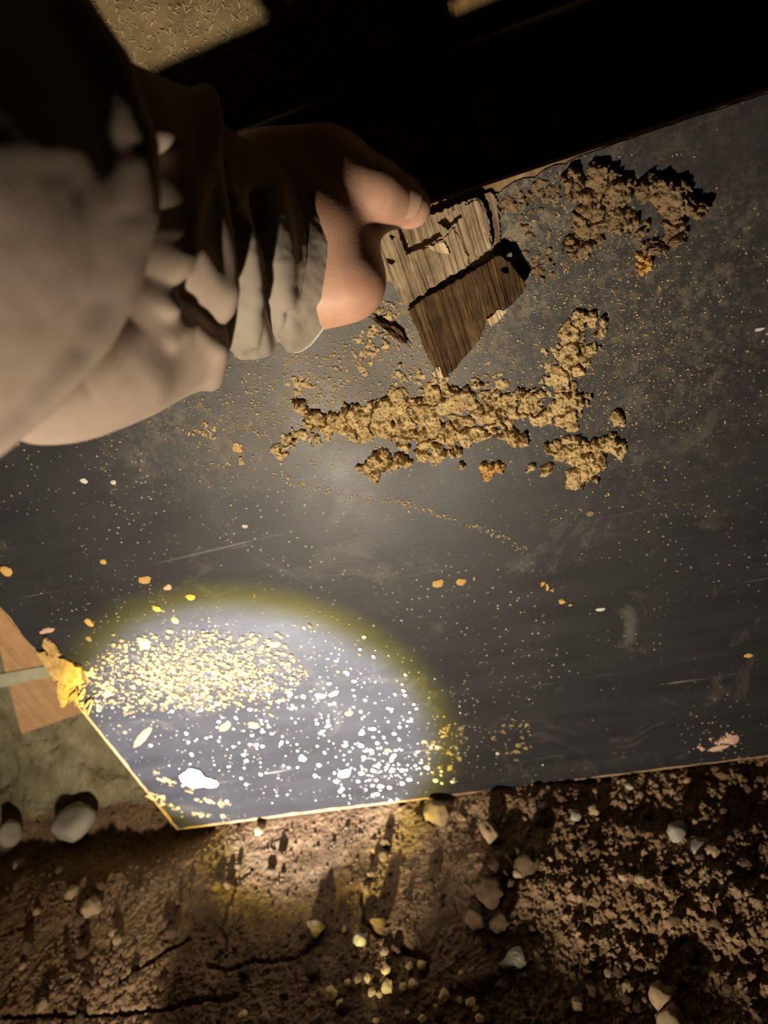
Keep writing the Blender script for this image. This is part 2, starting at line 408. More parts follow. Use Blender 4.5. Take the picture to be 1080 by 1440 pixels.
# five plies stacked behind the film
edges = np.linspace(YB+.0009, YB+TH, 6)
for k in range(5):
    ins = (0, .0012, .0004, .0016, .0006)[k]
    box_part('ply', XL+ins, XR-ins, edges[k], edges[k+1], ZB+ins*.5, ZT-ins, M['ply'] if k % 2 == 0 else M['ply_dark'], board, 0, O)
def film_outline():
    pts = []
    n = 90
    for i in range(n):                       # bottom edge, left to right
        x = XL + (XR-XL)*i/n; t = max(0, 1-abs(x+.33)/.14)
        pts.append((x + (.004 if i == 0 else 0), ZB + .0025 + .0022*t + .0015*random.random()))
    for i in range(20): pts.append((XR-.0008, ZB+.002+(ZT-ZB-.004)*i/20))
    for i in range(170):                     # top edge, right to left, gnawed near the hand
        x = XR + (XL-XR)*i/170
        g = math.exp(-((x+.055)/.055)**2)
        pts.append((x, ZT - .0002 - .0006*random.random() - g*(.006+.014*random.random()*random.random())))
    for i in range(70):                      # left edge, chipped at the yellow fibres
        z = ZT - (ZT-ZB)*i/70
        g = math.exp(-((z-.222)/.022)**2)
        pts.append((XL + .0028 + .0022*random.random() + g*(.012+.014*random.random()), max(z, ZB+.004)))
    return pts
def extruded(name, pts, y0, y1, m, parent, origin):
    bm = bmesh.new(); vs = [bm.verts.new((x-origin[0], y0-origin[1], z-origin[2])) for x, z in pts]
    f = bm.faces.new(vs); r = bmesh.ops.extrude_face_region(bm, geom=[f])
    for v in [g for g in r['geom'] if isinstance(g, bmesh.types.BMVert)]: v.co.y = y1-origin[1]
    bmesh.ops.recalc_face_normals(bm, faces=bm.faces[:]); bmesh.ops.triangulate(bm, faces=[f for f in bm.faces if len(f.verts) > 4])
    me = bpy.data.meshes.new(name); bm.to_mesh(me); bm.free(); me.materials.append(m)
    return link(bpy.data.objects.new(name, me), parent)
# the film keeps world coordinates in its mesh so that its texture lies where it lies
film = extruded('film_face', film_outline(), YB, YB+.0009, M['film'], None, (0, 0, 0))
film.parent = board; film.location = -Vector(O)
film['label'] = 'dark brown scuffed resin film face'

# ------------------------------------------------------------------ relief meshes on the board plane
def relief(name, x0, x1, z0, z1, res, fn, m, parent=None, smooth=False, yb=YB):
    """fn(X,Z) -> mask, top, bottom (heights off the board, towards the camera)"""
    xs = np.arange(x0, x1, res); zs = np.arange(z0, z1, res)
    X, Z = np.meshgrid(xs, zs); mk, top, bot = fn(X, Z)
    ny, nx = X.shape
    cellm = mk[:-1, :-1] & mk[1:, :-1] & mk[:-1, 1:] & mk[1:, 1:]
    jj, ii = np.nonzero(cellm)
    a = jj*nx+ii; quads = np.stack([a, a+1, a+nx+1, a+nx], 1)
    used = np.unique(quads); re = np.full(nx*ny, -1); re[used] = np.arange(len(used)); n = len(used)
    xr, zr = X.ravel()[used], Z.ravel()[used]; tp, bt = top.ravel()[used], np.broadcast_to(bot, X.shape).ravel()[used]
    cx, cz = float(xr.mean()), float(zr.min())
    o3 = np.array([cx, yb, cz])
    v = np.concatenate([np.stack([xr, yb-tp, zr], 1), np.stack([xr, yb-bt, zr], 1)]) - o3
    q = re[quads]
    faces = [q, q[:, ::-1]+n]
    E = np.concatenate([q[:, [0, 1]], q[:, [1, 2]], q[:, [2, 3]], q[:, [3, 0]]])
    key = E[:, 0].astype(np.int64)*n+E[:, 1]; rk = E[:, 1].astype(np.int64)*n+E[:, 0]
    bd = E[~np.isin(key, rk)]
    faces.append(np.stack([bd[:, 1], bd[:, 0], bd[:, 0]+n, bd[:, 1]+n], 1))
    f = np.concatenate(faces)
    me = bpy.data.meshes.new(name); me.vertices.add(len(v)); me.vertices.foreach_set('co', v.ravel())
    me.loops.add(f.size); me.loops.foreach_set('vertex_index', f.ravel().astype(np.int32))
    me.polygons.add(len(f)); me.polygons.foreach_set('loop_start', np.arange(0, f.size, 4))
    me.polygons.foreach_set('use_smooth', np.full(len(f), smooth)); me.update(calc_edges=True)
    me.validate(); me.materials.append(m)
    o = link(bpy.data.objects.new(name, me)); o.location = o3
    if parent: parent_keep(o, parent)
    return o

PXM = .45/F                                  # metres per pixel about the mud
def mud(name, blobs, m, label, hs=1.0, res=.0007, seed=0, group=None, cat='mud clump', parent=None):
    """blobs: (px, py, radius px, height mm)"""
    bl = []
    for bx, by, r, h in blobs:
        x, z = Bxz(bx, by); bl.append((x, z, r*PXM, h*.001*hs))
    x0 = min(b[0]-b[2] for b in bl)-.004; x1 = max(b[0]+b[2] for b in bl)+.004
    z0 = min(b[1]-b[2] for b in bl)-.004; z1 = max(b[1]+b[2] for b in bl)+.004
    def fn(X, Z):
        wx = X+.0034*fbm(X*200, Z*200, seed+1, 4, .6); wz = Z+.0034*fbm(X*200, Z*200, seed+2, 4, .6)
        h = np.zeros(X.shape)-.002
        for x, z, r, hh in bl:
            d2 = ((wx-x)**2+(wz-z)**2)/(r*r)
            h = np.maximum(h, hh*np.sqrt(np.clip(1-d2, 0, 1)) - .004*(d2 > 1)*np.minimum(d2-1, 1))
        d, i = cell(X*210, Z*210, seed+3); d2_, i2 = cell(X*480, Z*480, seed+5)
        k = np.clip(h/.003, 0, 1)
        hh = h + k*(.0030*(np.clip(.62-d, 0, 1)-.18)*(.3+i) + .0024*(np.clip(.6-d2_, 0, 1)-.2)*(.4+i2)) + .0010*fbm(X*500, Z*500, seed+7, 3)*k - .0004
        cv = fbm(X*75+seed, Z*75, seed+11, 3); hh = hh - .0042*k*np.exp(-(cv/.035)**2) - .0020*k*np.clip(fbm(X*160, Z*160, seed+13, 3), 0, 1)
        return hh > 0.0002, np.clip(hh, .0003, .05), -.0004
    o = relief(name, x0, x1, z0, z1, res, fn, m, parent)
    if label: tag(o, label, cat, group)
    return o
def along(pts, step, r, h, jit=0.5, n=1):
    out = []
    for (ax, ay), (bx, by) in zip(pts[:-1], pts[1:]):
        L = math.hypot(bx-ax, by-ay); k = max(1, int(L/step))
        for i in range(k):
            for _ in range(n):
                t = (i+random.random())/k
                out.append((ax+(bx-ax)*t+random.gauss(0, r*jit), ay+(by-ay)*t+random.gauss(0, r*jit), r*random.uniform(.55, 1.15), h*random.uniform(.6, 1.15)))
    return out
random.seed(11)
# long winding run
A = along([(428, 572), (450, 600), (495, 583), (540, 590), (585, 612), (625, 606), (665, 590), (715, 578), (748, 568)], 8, 15, 6.5, .25, 1)
A += along([(462, 606), (500, 596), (540, 606), (570, 626), (600, 640), (625, 632), (660, 612), (730, 610)], 9, 11, 6.0, .25)
A += along([(505, 575), (560, 570), (620, 565), (680, 560), (735, 560)], 9, 14, 4.6, .5, 2)
A += along([(500, 598), (560, 600), (640, 590), (700, 592)], 8, 14, 3.4, .5, 2)
A += along([(530, 640), (580, 645), (640, 640), (648, 655)], 10, 12, 6, .4)
A += along([(388, 632), (420, 610), (440, 612)], 7, 13, 3.6, .4)
A += along([(490, 612), (520, 615)], 8, 10, 5, .4)
A += along([(700, 605), (740, 622)], 7, 11, 6, .35)
mud('mud_run', A, M['mud'], 'long winding ochre termite mud run across the board below the wood chips', seed=100, cat='mud run')
mud('mud_clump', along([(508, 658), (530, 650), (560, 652)], 6, 12, 6.5, .35, 2)+[(528, 668, 10, 6)], M['mud'], 'knobbly mud lump hanging under the left half of the long mud run', seed=130)
mud('mud_clump', along([(672, 655), (690, 660), (705, 655)], 6, 9, 5, .4, 2)+[(684, 668, 8, 5)], M['orange'], 'small orange-tinged mud lump just below the long mud run', seed=140)
Bc = along([(808, 440), (835, 448), (852, 458)], 6, 11, 5.5, .35, 1) + along([(810, 455), (812, 490), (800, 520)], 6, 15, 5.2, .45, 2) + along([(800, 525), (790, 560), (770, 570)], 6, 15, 4.8, .5, 2)
Bc += along([(755, 575), (800, 580), (812, 565)], 6, 15, 5, .5, 2) + [(842, 466, 10, 5), (835, 490, 9, 4), (805, 600, 10, 3.5)]
mud('mud_run', Bc, M['mud'], 'upright ochre mud column rising from the right end of the long mud run', seed=150, cat='mud run')
Cc = along([(770, 628), (790, 632), (800, 640)], 5, 12, 6, .35, 2) + along([(800, 625), (840, 625), (870, 622)], 6, 11, 6.5, .4, 2) + along([(850, 640), (825, 655), (800, 672)], 5, 13, 7, .4, 2) + [(872, 636, 9, 5), (838, 672, 7, 4)]
mud('mud_clump', Cc, M['mud'], 'cluster of rough mud nodules separate below the upright mud column', seed=160)
mud('mud_clump', [(868, 586, 11, 6), (864, 592, 8, 5), (872, 596, 7, 4)], M['mud'], 'single mud nugget stuck right of the upright mud column', seed=165)
mud('mud_clump', [(768, 658, 10, 6), (764, 664, 7, 5)], M['mud'], 'mud nugget stuck beside the nodule cluster, bigger of two', seed=170)
mud('mud_clump', [(745, 657, 7, 4), (742, 660, 5, 3)], M['mud'], 'mud nugget between the nodule cluster and the orange lump, smaller of two', seed=175)
# grey-brown clusters at the top right
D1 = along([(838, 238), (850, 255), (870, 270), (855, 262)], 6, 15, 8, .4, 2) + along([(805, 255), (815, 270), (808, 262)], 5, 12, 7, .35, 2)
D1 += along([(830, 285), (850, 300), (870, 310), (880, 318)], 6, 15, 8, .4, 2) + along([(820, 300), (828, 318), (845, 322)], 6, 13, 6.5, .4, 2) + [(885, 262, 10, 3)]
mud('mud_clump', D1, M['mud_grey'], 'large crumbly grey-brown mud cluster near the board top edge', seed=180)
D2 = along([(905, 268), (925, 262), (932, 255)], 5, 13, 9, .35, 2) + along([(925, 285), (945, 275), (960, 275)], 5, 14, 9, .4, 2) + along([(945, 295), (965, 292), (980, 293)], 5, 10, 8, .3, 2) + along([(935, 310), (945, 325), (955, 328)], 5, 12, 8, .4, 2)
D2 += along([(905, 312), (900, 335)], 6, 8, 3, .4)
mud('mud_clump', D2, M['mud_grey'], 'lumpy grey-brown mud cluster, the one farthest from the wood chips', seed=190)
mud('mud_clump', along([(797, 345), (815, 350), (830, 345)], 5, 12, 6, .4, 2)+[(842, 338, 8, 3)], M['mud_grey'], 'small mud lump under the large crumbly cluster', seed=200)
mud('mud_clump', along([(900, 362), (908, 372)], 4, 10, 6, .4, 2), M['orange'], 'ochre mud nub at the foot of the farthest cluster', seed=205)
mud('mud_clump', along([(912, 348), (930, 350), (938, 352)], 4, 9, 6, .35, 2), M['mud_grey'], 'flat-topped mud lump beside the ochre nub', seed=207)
# thin smears
def crust(pts, r, n, label, m='mud', seed=0):
    bl = []
    for _ in range(n):
        i = random.randrange(len(pts)-1); t = random.random()
        bl.append((pts[i][0]+(pts[i+1][0]-pts[i][0])*t+random.gauss(0, r), pts[i][1]+(pts[i+1][1]-pts[i][1])*t+random.gauss(0, r), random.uniform(2.2, 7), random.uniform(.7, 2.2)))
    return mud('mud_smear', bl, M[m], label, seed=seed, cat='mud smear', res=.0006)
crust([(545, 525), (580, 530), (610, 545), (640, 552)], 9, 60, 'thin ochre crust under the tip of the dark wood chip', seed=210)
crust([(690, 530), (705, 545), (690, 560)], 9, 50, 'thin ochre crust above the middle of the long mud run', seed=220)
crust([(415, 540), (440, 545)], 6, 26, 'small ochre crust patch above the left end of the long mud run', seed=230)
crust([(470, 525), (520, 490), (560, 450)], 13, 60, 'speckled ochre smear below the thumb and hand', seed=240)
crust([(265, 605), (300, 605)], 6, 22, 'ochre smear beside the sleeve, the upper one', seed=250)
crust([(330, 630), (345, 640), (320, 650)], 5, 16, 'round ochre smear beneath the sleeve, the lower one', seed=255)
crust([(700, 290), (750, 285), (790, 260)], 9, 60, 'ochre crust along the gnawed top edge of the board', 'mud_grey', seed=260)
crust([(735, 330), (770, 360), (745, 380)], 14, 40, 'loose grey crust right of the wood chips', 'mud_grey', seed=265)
crust([(790, 470), (775, 540)], 8, 40, 'thin ochre smear left of the upright mud column', seed=270)
crust([(700, 1030), (735, 1020), (740, 1050), (715, 1060)], 8, 46, 'pale speckled smear low on the board, outside the bright circle', 'crumb', seed=280)
crust([(600, 1040), (645, 1030), (640, 1070), (600, 1060)], 10, 60, 'pale speckled smear low on the board at the bright circle rim', 'crumb', seed=285)
crust([(985, 1058), (1015, 1045), (1035, 1032)], 5, 30, 'pinkish mortar smear near the board bottom edge', 'pink', seed=290)
crust([(765, 822), (785, 835), (802, 852)], 2.5, 11, 'short diagonal trail of orange specks on the bare dark board', 'orange', seed=295)

# ------------------------------------------------------------------ wood chips
def pxpoly(pts): return [Bxz(*p) for p in pts]
def rag(pts, amp=2.0, step=5, seed=1):
    rr = random.Random(seed); out = []
    n = len(pts)
    for i in range(n):
        (ax, ay), (bx, by) = pts[i], pts[(i+1) % n]; L = math.hypot(bx-ax, by-ay); k = max(1, int(L/step))
        for j in range(k):
            t = j/k; out.append((ax+(bx-ax)*t+rr.gauss(0, amp*.5), ay+(by-ay)*t+rr.gauss(0, amp*.5)))
    return out
GD = Bxz(567, 427)[0]-Bxz(535, 340)[0], Bxz(567, 427)[1]-Bxz(535, 340)[1]
gl = math.hypot(*GD); GD = (GD[0]/gl, GD[1]/gl)
def chip(name, pts, thick, lift, m, parent=None, seed=0, holes=(), tilt=(0, 0), grain=.0009, res=.00055, wear=0):
    poly = pxpoly(rag(pts, 2.0, 5, seed)); hol = [pxpoly(rag(h, 1.5, 4, seed+3+i)) for i, h in enumerate(holes)]
    ax = [p[0] for p in poly]; az = [p[1] for p in poly]; cx, cz = sum(ax)/len(ax), sum(az)/len(az)
    def fn(X, Z):
        mk = in_poly(X, Z, poly)
        for h in hol: mk &= ~in_poly(X, Z, h)
        ac = (X-cx)*GD[1]-(Z-cz)*GD[0]; al = (X-cx)*GD[0]+(Z-cz)*GD[1]
        g = grain*(fbm(ac*700, al*18, seed, 3, .6) + .8*vnoise(ac*220, al*9, seed+4)) + wear*fbm(X*60, Z*60, seed+6, 3)
        bot = lift + tilt[0]*(X-cx) + tilt[1]*(Z-cz)
        bot = np.maximum(bot, .0001)
        return mk, bot+thick+g, bot
    return relief(name, min(ax)-.002, max(ax)+.002, min(az)-.002, max(az)+.002, res, fn, m, parent)
# exposed wood under the gnawed film
e = chip('gnawed_wood', [(508, 340), (520, 325), (560, 318), (600, 302), (640, 283), (690, 268), (700, 280), (705, 345), (690, 365), (600, 400), (545, 395), (520, 372)], .0012, .0002, M['wood_pale'], None, 31, (), (0, 0), .0008)
e.location = Vector(e.location)-Vector(O); e.parent = board; e['label'] = 'weathered bare wood gnawed out of the top edge'
W1 = empty('wood_chip', tuple(B(620, 345)-np.array([0, .004, 0])))
tag(W1, 'pale weathered splintered wood piece with torn notches held under the thumb', 'wood chip')
chip('slab', [(527, 333), (545, 323), (560, 317), (600, 303), (630, 288), (652, 280), (672, 274), (684, 292), (690, 318), (693, 345), (640, 380), (600, 407), (567, 427), (550, 392)], .0042, .0018, M['wood_pale'], W1, 41,
     ([(617, 309), (644, 291), (650, 303), (638, 312), (630, 319)], [(570, 346), (598, 334), (618, 322), (621, 328), (604, 340), (577, 352)], [(560, 316), (566, 315), (578, 350), (573, 354)], [(674, 314), (685, 318), (682, 324), (676, 322)], [(546, 360), (556, 364), (552, 369), (545, 366)], [(548, 326), (555, 328), (552, 333)]), (0, 0), .0013, wear=.0018)
chip('splinter_strip', [(578, 350), (604, 342), (624, 330), (640, 316), (650, 336), (662, 368), (640, 380), (610, 398)], .0007, .0058, M['wood_pale'], W1, 44, (), (0, 0), .0012)
chip('splinter_strip', [(652, 284), (672, 276), (684, 300), (692, 344), (670, 358), (660, 318)], .0009, .0058, M['wood_pale'], W1, 45, (), (0, 0), .0012)
chip('torn_fibre_patch', [(600, 342), (626, 334), (632, 352), (612, 350)], .0006, .0066, M['wood_fresh'], W1, 46, (), (0, 0), .0012)
W2 = empty('wood_chip', tuple(B(650, 430)-np.array([0, .004, 0])))
tag(W2, 'dark brown wood chip with a pointed lower end lying below the pale piece', 'wood chip')
chip('slab', [(572, 432), (600, 412), (650, 384), (697, 353), (712, 358), (728, 378), (740, 394), (722, 422), (704, 428), (682, 445), (676, 470), (650, 500), (628, 525), (616, 518), (602, 500), (590, 468)], .0038, .0040, M['wood_dark'], W2, 51, ([(703, 372), (712, 368), (715, 374), (708, 378)],), (.09, 0.0), .0019, wear=.0022)
chip('torn_fibre_patch', [(684, 442), (700, 426), (716, 422), (708, 436), (690, 452)], .0028, .0075, M['wood_fresh'], W2, 53, (), (0, 0), .0012)
chip('torn_fibre_patch', [(612, 508), (622, 512), (630, 522), (618, 528), (608, 522)], .0016, .0035, M['wood_fresh'], W2, 54, (), (0, 0), .0012)
W3 = chip('wood_splinter', [(525, 445), (540, 448), (565, 462), (575, 478), (566, 482), (545, 468)], .0022, .0008, M['wood_dark'], None, 61, (), (0, 0), .0012)
tag(W3, 'thin dark splinter tuft stuck between the hand and the dark chip', 'splinter')
W4 = chip('wood_splinter', [(508, 342), (524, 336), (532, 352), (528, 360), (512, 358)], .0030, .0020, M['wood_pale'], None, 62, (), (0, 0), .0012)
tag(W4, 'small pale wood fragment peeking out between thumb and knuckle', 'splinter')
for k in range(7):
    a = B(520+k*5, 444+k*3+random.uniform(-3, 3)); b = B(548+k*5, 458+k*4+random.uniform(-4, 6))
    s = tube('fibre', [a-np.array([0, .002, 0]), (a+b)/2-np.array([0, .0045, 0]), b-np.array([0, .002+.002*random.random(), 0])], [.0002, .0005, .0002], M['wood_dark'], None, 6)
    s.parent = W3; s.location = -Vector(W3.location)
# ragged torn yellow fibres at the left edge of the board
for nm, pts, sd in (('torn_edge', [(52, 912), (75, 918), (96, 926), (118, 938), (122, 955), (104, 960), (98, 985), (88, 992), (84, 970), (74, 950), (62, 930)], 71),
                    ('torn_edge', [(60, 905), (66, 892), (82, 908), (88, 920), (74, 925)], 73)):
    o_ = chip(nm, pts, .0030, .0008, M['torn'], None, sd, (), (0, 0), .0022, .0009, .004)
    o_.location = Vector(o_.location)-Vector(O); o_.parent = board
for k in range(16):
    t_ = random.random(); a = B(70+55*t_+random.uniform(-8, 12), 925+60*t_+random.uniform(-8, 8)); an = random.uniform(1.2, 3.0); L_ = random.uniform(8, 24)
    b = B(70+55*t_+L_*math.cos(an), 925+60*t_+L_*math.sin(an))
    s = tube('torn_fibre', [a-np.array([0, .003, 0]), (a+b)/2-np.array([0, random.uniform(.003, .007), 0]), b-np.array([0, random.uniform(.001, .005), 0])], [.0008, .0010, .0004], M['torn'], None, 6)
    s.parent = board; s.location = -Vector(O)

# ------------------------------------------------------------------ person: arm, hand, sleeve
def smin(a, b, k):
    h = np.clip(.5+.5*(b-a)/k, 0, 1); return b*(1-h)+a*h-k*h*(1-h)
def rcone(p, a, b, r1, r2):
    ba = b-a; pa = p-a; t = np.clip((pa@ba)/(ba@ba), 0, 1)
    return np.linalg.norm(pa-t[..., None]*ba, axis=-1)-(r1+(r2-r1)*t)
def surface_nets(D, org, s):
    nx, ny, nz = D.shape; ins = D < 0
    c = [ins[i:nx-1+i, j:ny-1+j, k:nz-1+k] for i in (0, 1) for j in (0, 1) for k in (0, 1)]
    cnt = sum(x.astype(int) for x in c); act = (cnt > 0) & (cnt < 8)
    idx = np.full(act.shape, -1); A = np.argwhere(act); idx[act] = np.arange(len(A))
    acc = np.zeros((len(A), 3)); num = np.zeros(len(A))
    corners = [(i, j, k) for i in (0, 1) for j in (0, 1) for k in (0, 1)]
    for u in corners:
        for ax in range(3):
            if u[ax]: continue
            v = list(u); v[ax] = 1
            d0 = D[A[:, 0]+u[0], A[:, 1]+u[1], A[:, 2]+u[2]]; d1 = D[A[:, 0]+v[0], A[:, 1]+v[1], A[:, 2]+v[2]]
            x = (d0 < 0) != (d1 < 0); t = np.where(x, d0/np.where(d0 == d1, 1, d0-d1), 0)
            q = np.tile(np.array(u, float), (len(A), 1)); q[:, ax] += t
            acc[x] += q[x]; num[x] += 1
    V = (A+acc/num[:, None])*s+org
    Fs = []
    for ax in range(3):
        sl0 = [slice(1, -1)]*3; sl0[ax] = slice(0, -1)
        g0 = np.argwhere(np.ones([D.shape[q]-2 if q != ax else D.shape[q]-1 for q in range(3)], bool))
        off = np.array([1, 1, 1]); off[ax] = 0; g0 = g0+off
        g1 = g0.copy(); g1[:, ax] += 1
        s0 = ins[tuple(g0.T)]; s1 = ins[tuple(g1.T)]; x = s0 != s1
        g = g0[x]; flip = s0[x]; b, c2 = (ax+1) % 3, (ax+2) % 3
        def ci(db, dc):
            q = g.copy(); q[:, b] -= db; q[:, c2] -= dc; return idx[tuple(q.T)]
        Q = np.stack([ci(1, 1), ci(0, 1), ci(0, 0), ci(1, 0)], 1); Q[~flip] = Q[~flip][:, ::-1]
        Fs.append(Q)
    return V, np.concatenate(Fs)
hand_parts = [  # (a, b, r1, r2, blend)
    (P(120, 315, .285), P(330, 365, .372), .040, .030, .01),        # forearm to wrist
    (P(330, 360, .372), P(405, 340, .376), .032, .036, .02),        # wrist to palm
    (P(395, 300, .378), P(440, 335, .374), .036, .030, .02),        # metacarpals
    (P(365, 262, .380), P(462, 246, .372), .024, .0205, .014),      # thumb metacarpal
    (P(462, 246, .372), P(525, 274, .366), .0205, .0166, .010),     # thumb proximal
    (P(525, 274, .366), P(576, 291, .381), .0163, .0110, .006),     # thumb tip
    (P(440, 320, .372), P(486, 396, .368), .027, .0172, .012),      # index proximal to knuckle
    (P(405, 418, .374), P(486, 396, .368), .0205, .0172, .012),     # knuckle side of the fist
    (P(486, 392, .370), P(484, 352, .392), .0150, .0105, .006),     # index middle phalanx, folded in
    (P(484, 352, .392), P(507, 322, .394), .0105, .0085, .004),     # index tip against the wood
    (P(430, 400, .380), P(468, 412, .388), .016, .0115, .006),      # middle
    (P(468, 412, .388), P(470, 380, .404), .0115, .0085, .004),
    (P(415, 412, .386), P(446, 424, .396), .015, .0105, .006),      # ring
    (P(446, 424, .396), P(448, 396, .410), .0105, .0080, .004),
    (P(400, 428, .388), P(424, 436, .400), .013, .0095, .006),      # little
    (P(424, 436, .400), P(428, 410, .412), .0095, .0075, .004),
]
allp = np.array([q for h in hand_parts for q in h[:2]])
lo = allp.min(0)-.05; hi = allp.max(0)+.05; vs = .0016
gx, gy, gz = [np.arange(lo[i], hi[i], vs) for i in range(3)]
Pg = np.stack(np.meshgrid(gx, gy, gz, indexing='ij'), -1)
D = None
for a, b, r1, r2, k in hand_parts:
    d = rcone(Pg, a, b, r1, r2); D = d if D is None else smin(D, d, k)
HV, HF = surface_nets(D, lo, vs)
def press(v):                                # soft things stop at the board face
    b = (v[:, 2] < ZT+.001) & (v[:, 1] > YB-.0012); v[b, 1] = YB-.0012; return v
HV = press(HV)
person = empty('person', tuple(P(330, 360, .372)))
tag(person, 'bare hand in a taupe jacket sleeve pinching wood at the board top', 'person')
PO = Vector(person.location)
hand = mesh('arm_and_hand', HV, HF, M['skin'], None, True)
hand.parent = person; hand.location = -PO
sm = hand.modifiers.new('smooth', 'SMOOTH'); sm.factor = .5; sm.iterations = 6
hand['label'] = 'bare light skinned hand with thumb over bent forefinger'
# thumb nail: small curved plate
def nail():
    c = P(560, 274, .378); ax = P(576, 291, .381)-P(525, 274, .366); ax /= np.linalg.norm(ax)
    tov = CAM-c; tov /= np.linalg.norm(tov)
    upv = R @ np.array([0.25, 1.0, 0]); nrm = tov*.92+upv*.36; nrm -= ax*(nrm@ax); nrm /= np.linalg.norm(nrm)
    sd = np.cross(nrm, ax); V = []; Fc = []; nu, nv = 14, 14
    cen = P(551, 281, .3738)
    for i in range(nu+1):
        for j in range(nv+1):
            u = -1+2*i/nu; v = -1+2*j/nv
            # rounded rectangle
            uu = u*math.sqrt(1-.35*v*v); vv = v*math.sqrt(1-.25*u*u)
            an = vv*.95; rr = .0162-.0017*(u+1) 
            V.append(cen+ax*uu*.0092+(nrm*math.cos(an)+sd*math.sin(an))*rr)
    for i in range(nu):
        for j in range(nv):
            a = i*(nv+1)+j; Fc.append((a, a+1, a+nv+2, a+nv+1))
    o = mesh('thumb_nail', V, Fc, M['nail'], None, True)
    md = o.modifiers.new('solid', 'SOLIDIFY'); md.thickness = .0008; md.offset = 0
    o.parent = person; o.location = -PO
nail()

# sleeve: rings about the forearm line
CL = [(402, 362, .386, .0555), (335, 360, .370, .0580), (290, 352, .354, .0600), (235, 346, .334, .0655), (170, 345, .310, .0675), (100, 340, .286, .0695), (20, 322, .262, .0725), (-80, 300, .240, .0765), (-220, 260, .215, .0800), (-520, 200, .19, .0800)]
cq = np.array([c[0] for c in CL], float)[::-1]
cp = np.array([P(*c[:3]) for c in CL])[::-1]; cr = np.array([c[3]-.0075 for c in CL])[::-1]
NQ, NA = 420, 320
qs = np.linspace(-510, 402, NQ)
ker = np.exp(-np.linspace(-2, 2, 31)**2); ker /= ker.sum()
def smo(a):
    ap = np.concatenate([2*a[:1]-a[15:0:-1], a, 2*a[-1:]-a[-2:-17:-1]]); return np.convolve(ap, ker, 'valid')
cen = np.stack([smo(np.interp(qs, cq, cp[:, k])) for k in range(3)], -1); rad = smo(np.interp(qs, cq, cr))
tan = np.gradient(cen, axis=0); tan /= np.linalg.norm(tan, axis=1)[:, None]
vw = CAM-cen; vw /= np.linalg.norm(vw, axis=1)[:, None]
sv = vw-tan*(vw*tan).sum(1)[:, None]; sv /= np.linalg.norm(sv, axis=1)[:, None]
uv = np.cross(tan, sv)
if (uv@(R@np.array([0, 1., 0]))).mean() < 0: uv = -uv
th = np.linspace(0, 2*math.pi, NA, endpoint=False)
Q, T = np.meshgrid(qs, th, indexing='ij')
DIRS = np.cos(T)[..., None]*uv[:, None]+np.sin(T)[..., None]*sv[:, None]
S0 = cen[:, None]+rad[:, None, None]*DIRS
# fold lines are drawn on the sleeve by where each of its points lies along and across the arm
loc = (S0-CAM)@R; U = 540-F*loc[..., 0]/loc[..., 2]; W = 720+F*loc[..., 1]/loc[..., 2]
def lg(x): return 1/(1+np.exp(np.clip(x, -40, 40)))
def fold(pts, amp, wd, ends=25):             # a ridge (+) or valley (-) along a line
    d = seg_dist(U, W, pts); return amp*np.exp(-(d/wd)**2)
x1 = np.interp(W, [-300, 0, 140, 230, 300, 390, 440, 510, 570, 700], [-120, 62, 172, 205, 207, 182, 152, 82, 0, -180])
x2 = np.interp(W, [0, 165, 270, 400, 530, 700], [286, 292, 300, 318, 306, 290])
e1 = U-x1+42; e2 = U-x2
dr = .0115*lg(e1/3.0) + .0050*np.exp(-((e1+34)/26)**2) - .0045*np.exp(-((e1-34)/26)**2)*(e1 > 0)
dr += .0055*lg(e2/2.2) + .0025*np.exp(-((e2+14)/12)**2) - .0050*np.exp(-((e2-12)/9)**2)*(e2 > 0)
dr += fold([(313, 262), (342, 335), (352, 420), (345, 470)], .0048, 11) + fold([(330, 300), (333, 400), (325, 520)], -.0030, 8)
dr += fold([(362, 270), (380, 400), (392, 500)], -.0062, 9) + fold([(388, 255), (400, 340), (402, 420)], .0030, 12)
dr += fold([(372, 335), (368, 355), (376, 375), (370, 398)], .0030, 5) + fold([(360, 440), (348, 470)], .0020, 6) + fold([(405, 440), (398, 505)], -.0020, 5)
dr += fold([(236, 400), (262, 428), (300, 452)], -.0050, 18) + fold([(225, 462), (258, 438), (285, 470)], .0020, 13) + fold([(258, 352), (290, 400)], .0022, 15)
dr += fold([(290, 160), (270, 230), (240, 330), (222, 420)], .0040, 13) + fold([(262, 250), (238, 340)], -.0020, 10)
dr += fold([(214, 225), (219, 300), (200, 385), (172, 440), (100, 512), (0, 575), (-90, 625), (-250, 700)], -.0170, 15)
dr += fold([(190, 520), (110, 575), (10, 640), (-120, 710), (-300, 800)], .0065, 42)
dr += .0012*fbm(U/90+3, W/90, 90, 3) + .0014*fbm(U/16, W/16, 92, 4)*sst(2, 24, e2)*.6
SV = cen[:, None]+(rad[:, None]+dr)[..., None]*DIRS
SV = press(SV.reshape(-1, 3)).reshape(SV.shape)
def tube_grid(name, SVg, m, parent, thick):
    nq, na = SVg.shape[:2]; i = np.arange(nq-1)[:, None]*na; j = np.arange(na)[None]; j2 = (j+1) % na
    f = np.stack([i+j, i+j2, i+na+j2, i+na+j], -1).reshape(-1, 4)
    o = mesh(name, SVg.reshape(-1, 3), f, m, None, True)
    if thick:
        md = o.modifiers.new('solid', 'SOLIDIFY'); md.thickness = thick; md.offset = 0
    o.parent = parent; return o
sl = tube_grid('jacket_sleeve', SV, M['cloth'], person, .0016); sl.location = -PO
sl.data.materials.append(M['cuff'])
fw = (e2[:-1].ravel() > 1) & (Q[:-1].ravel() > 150)
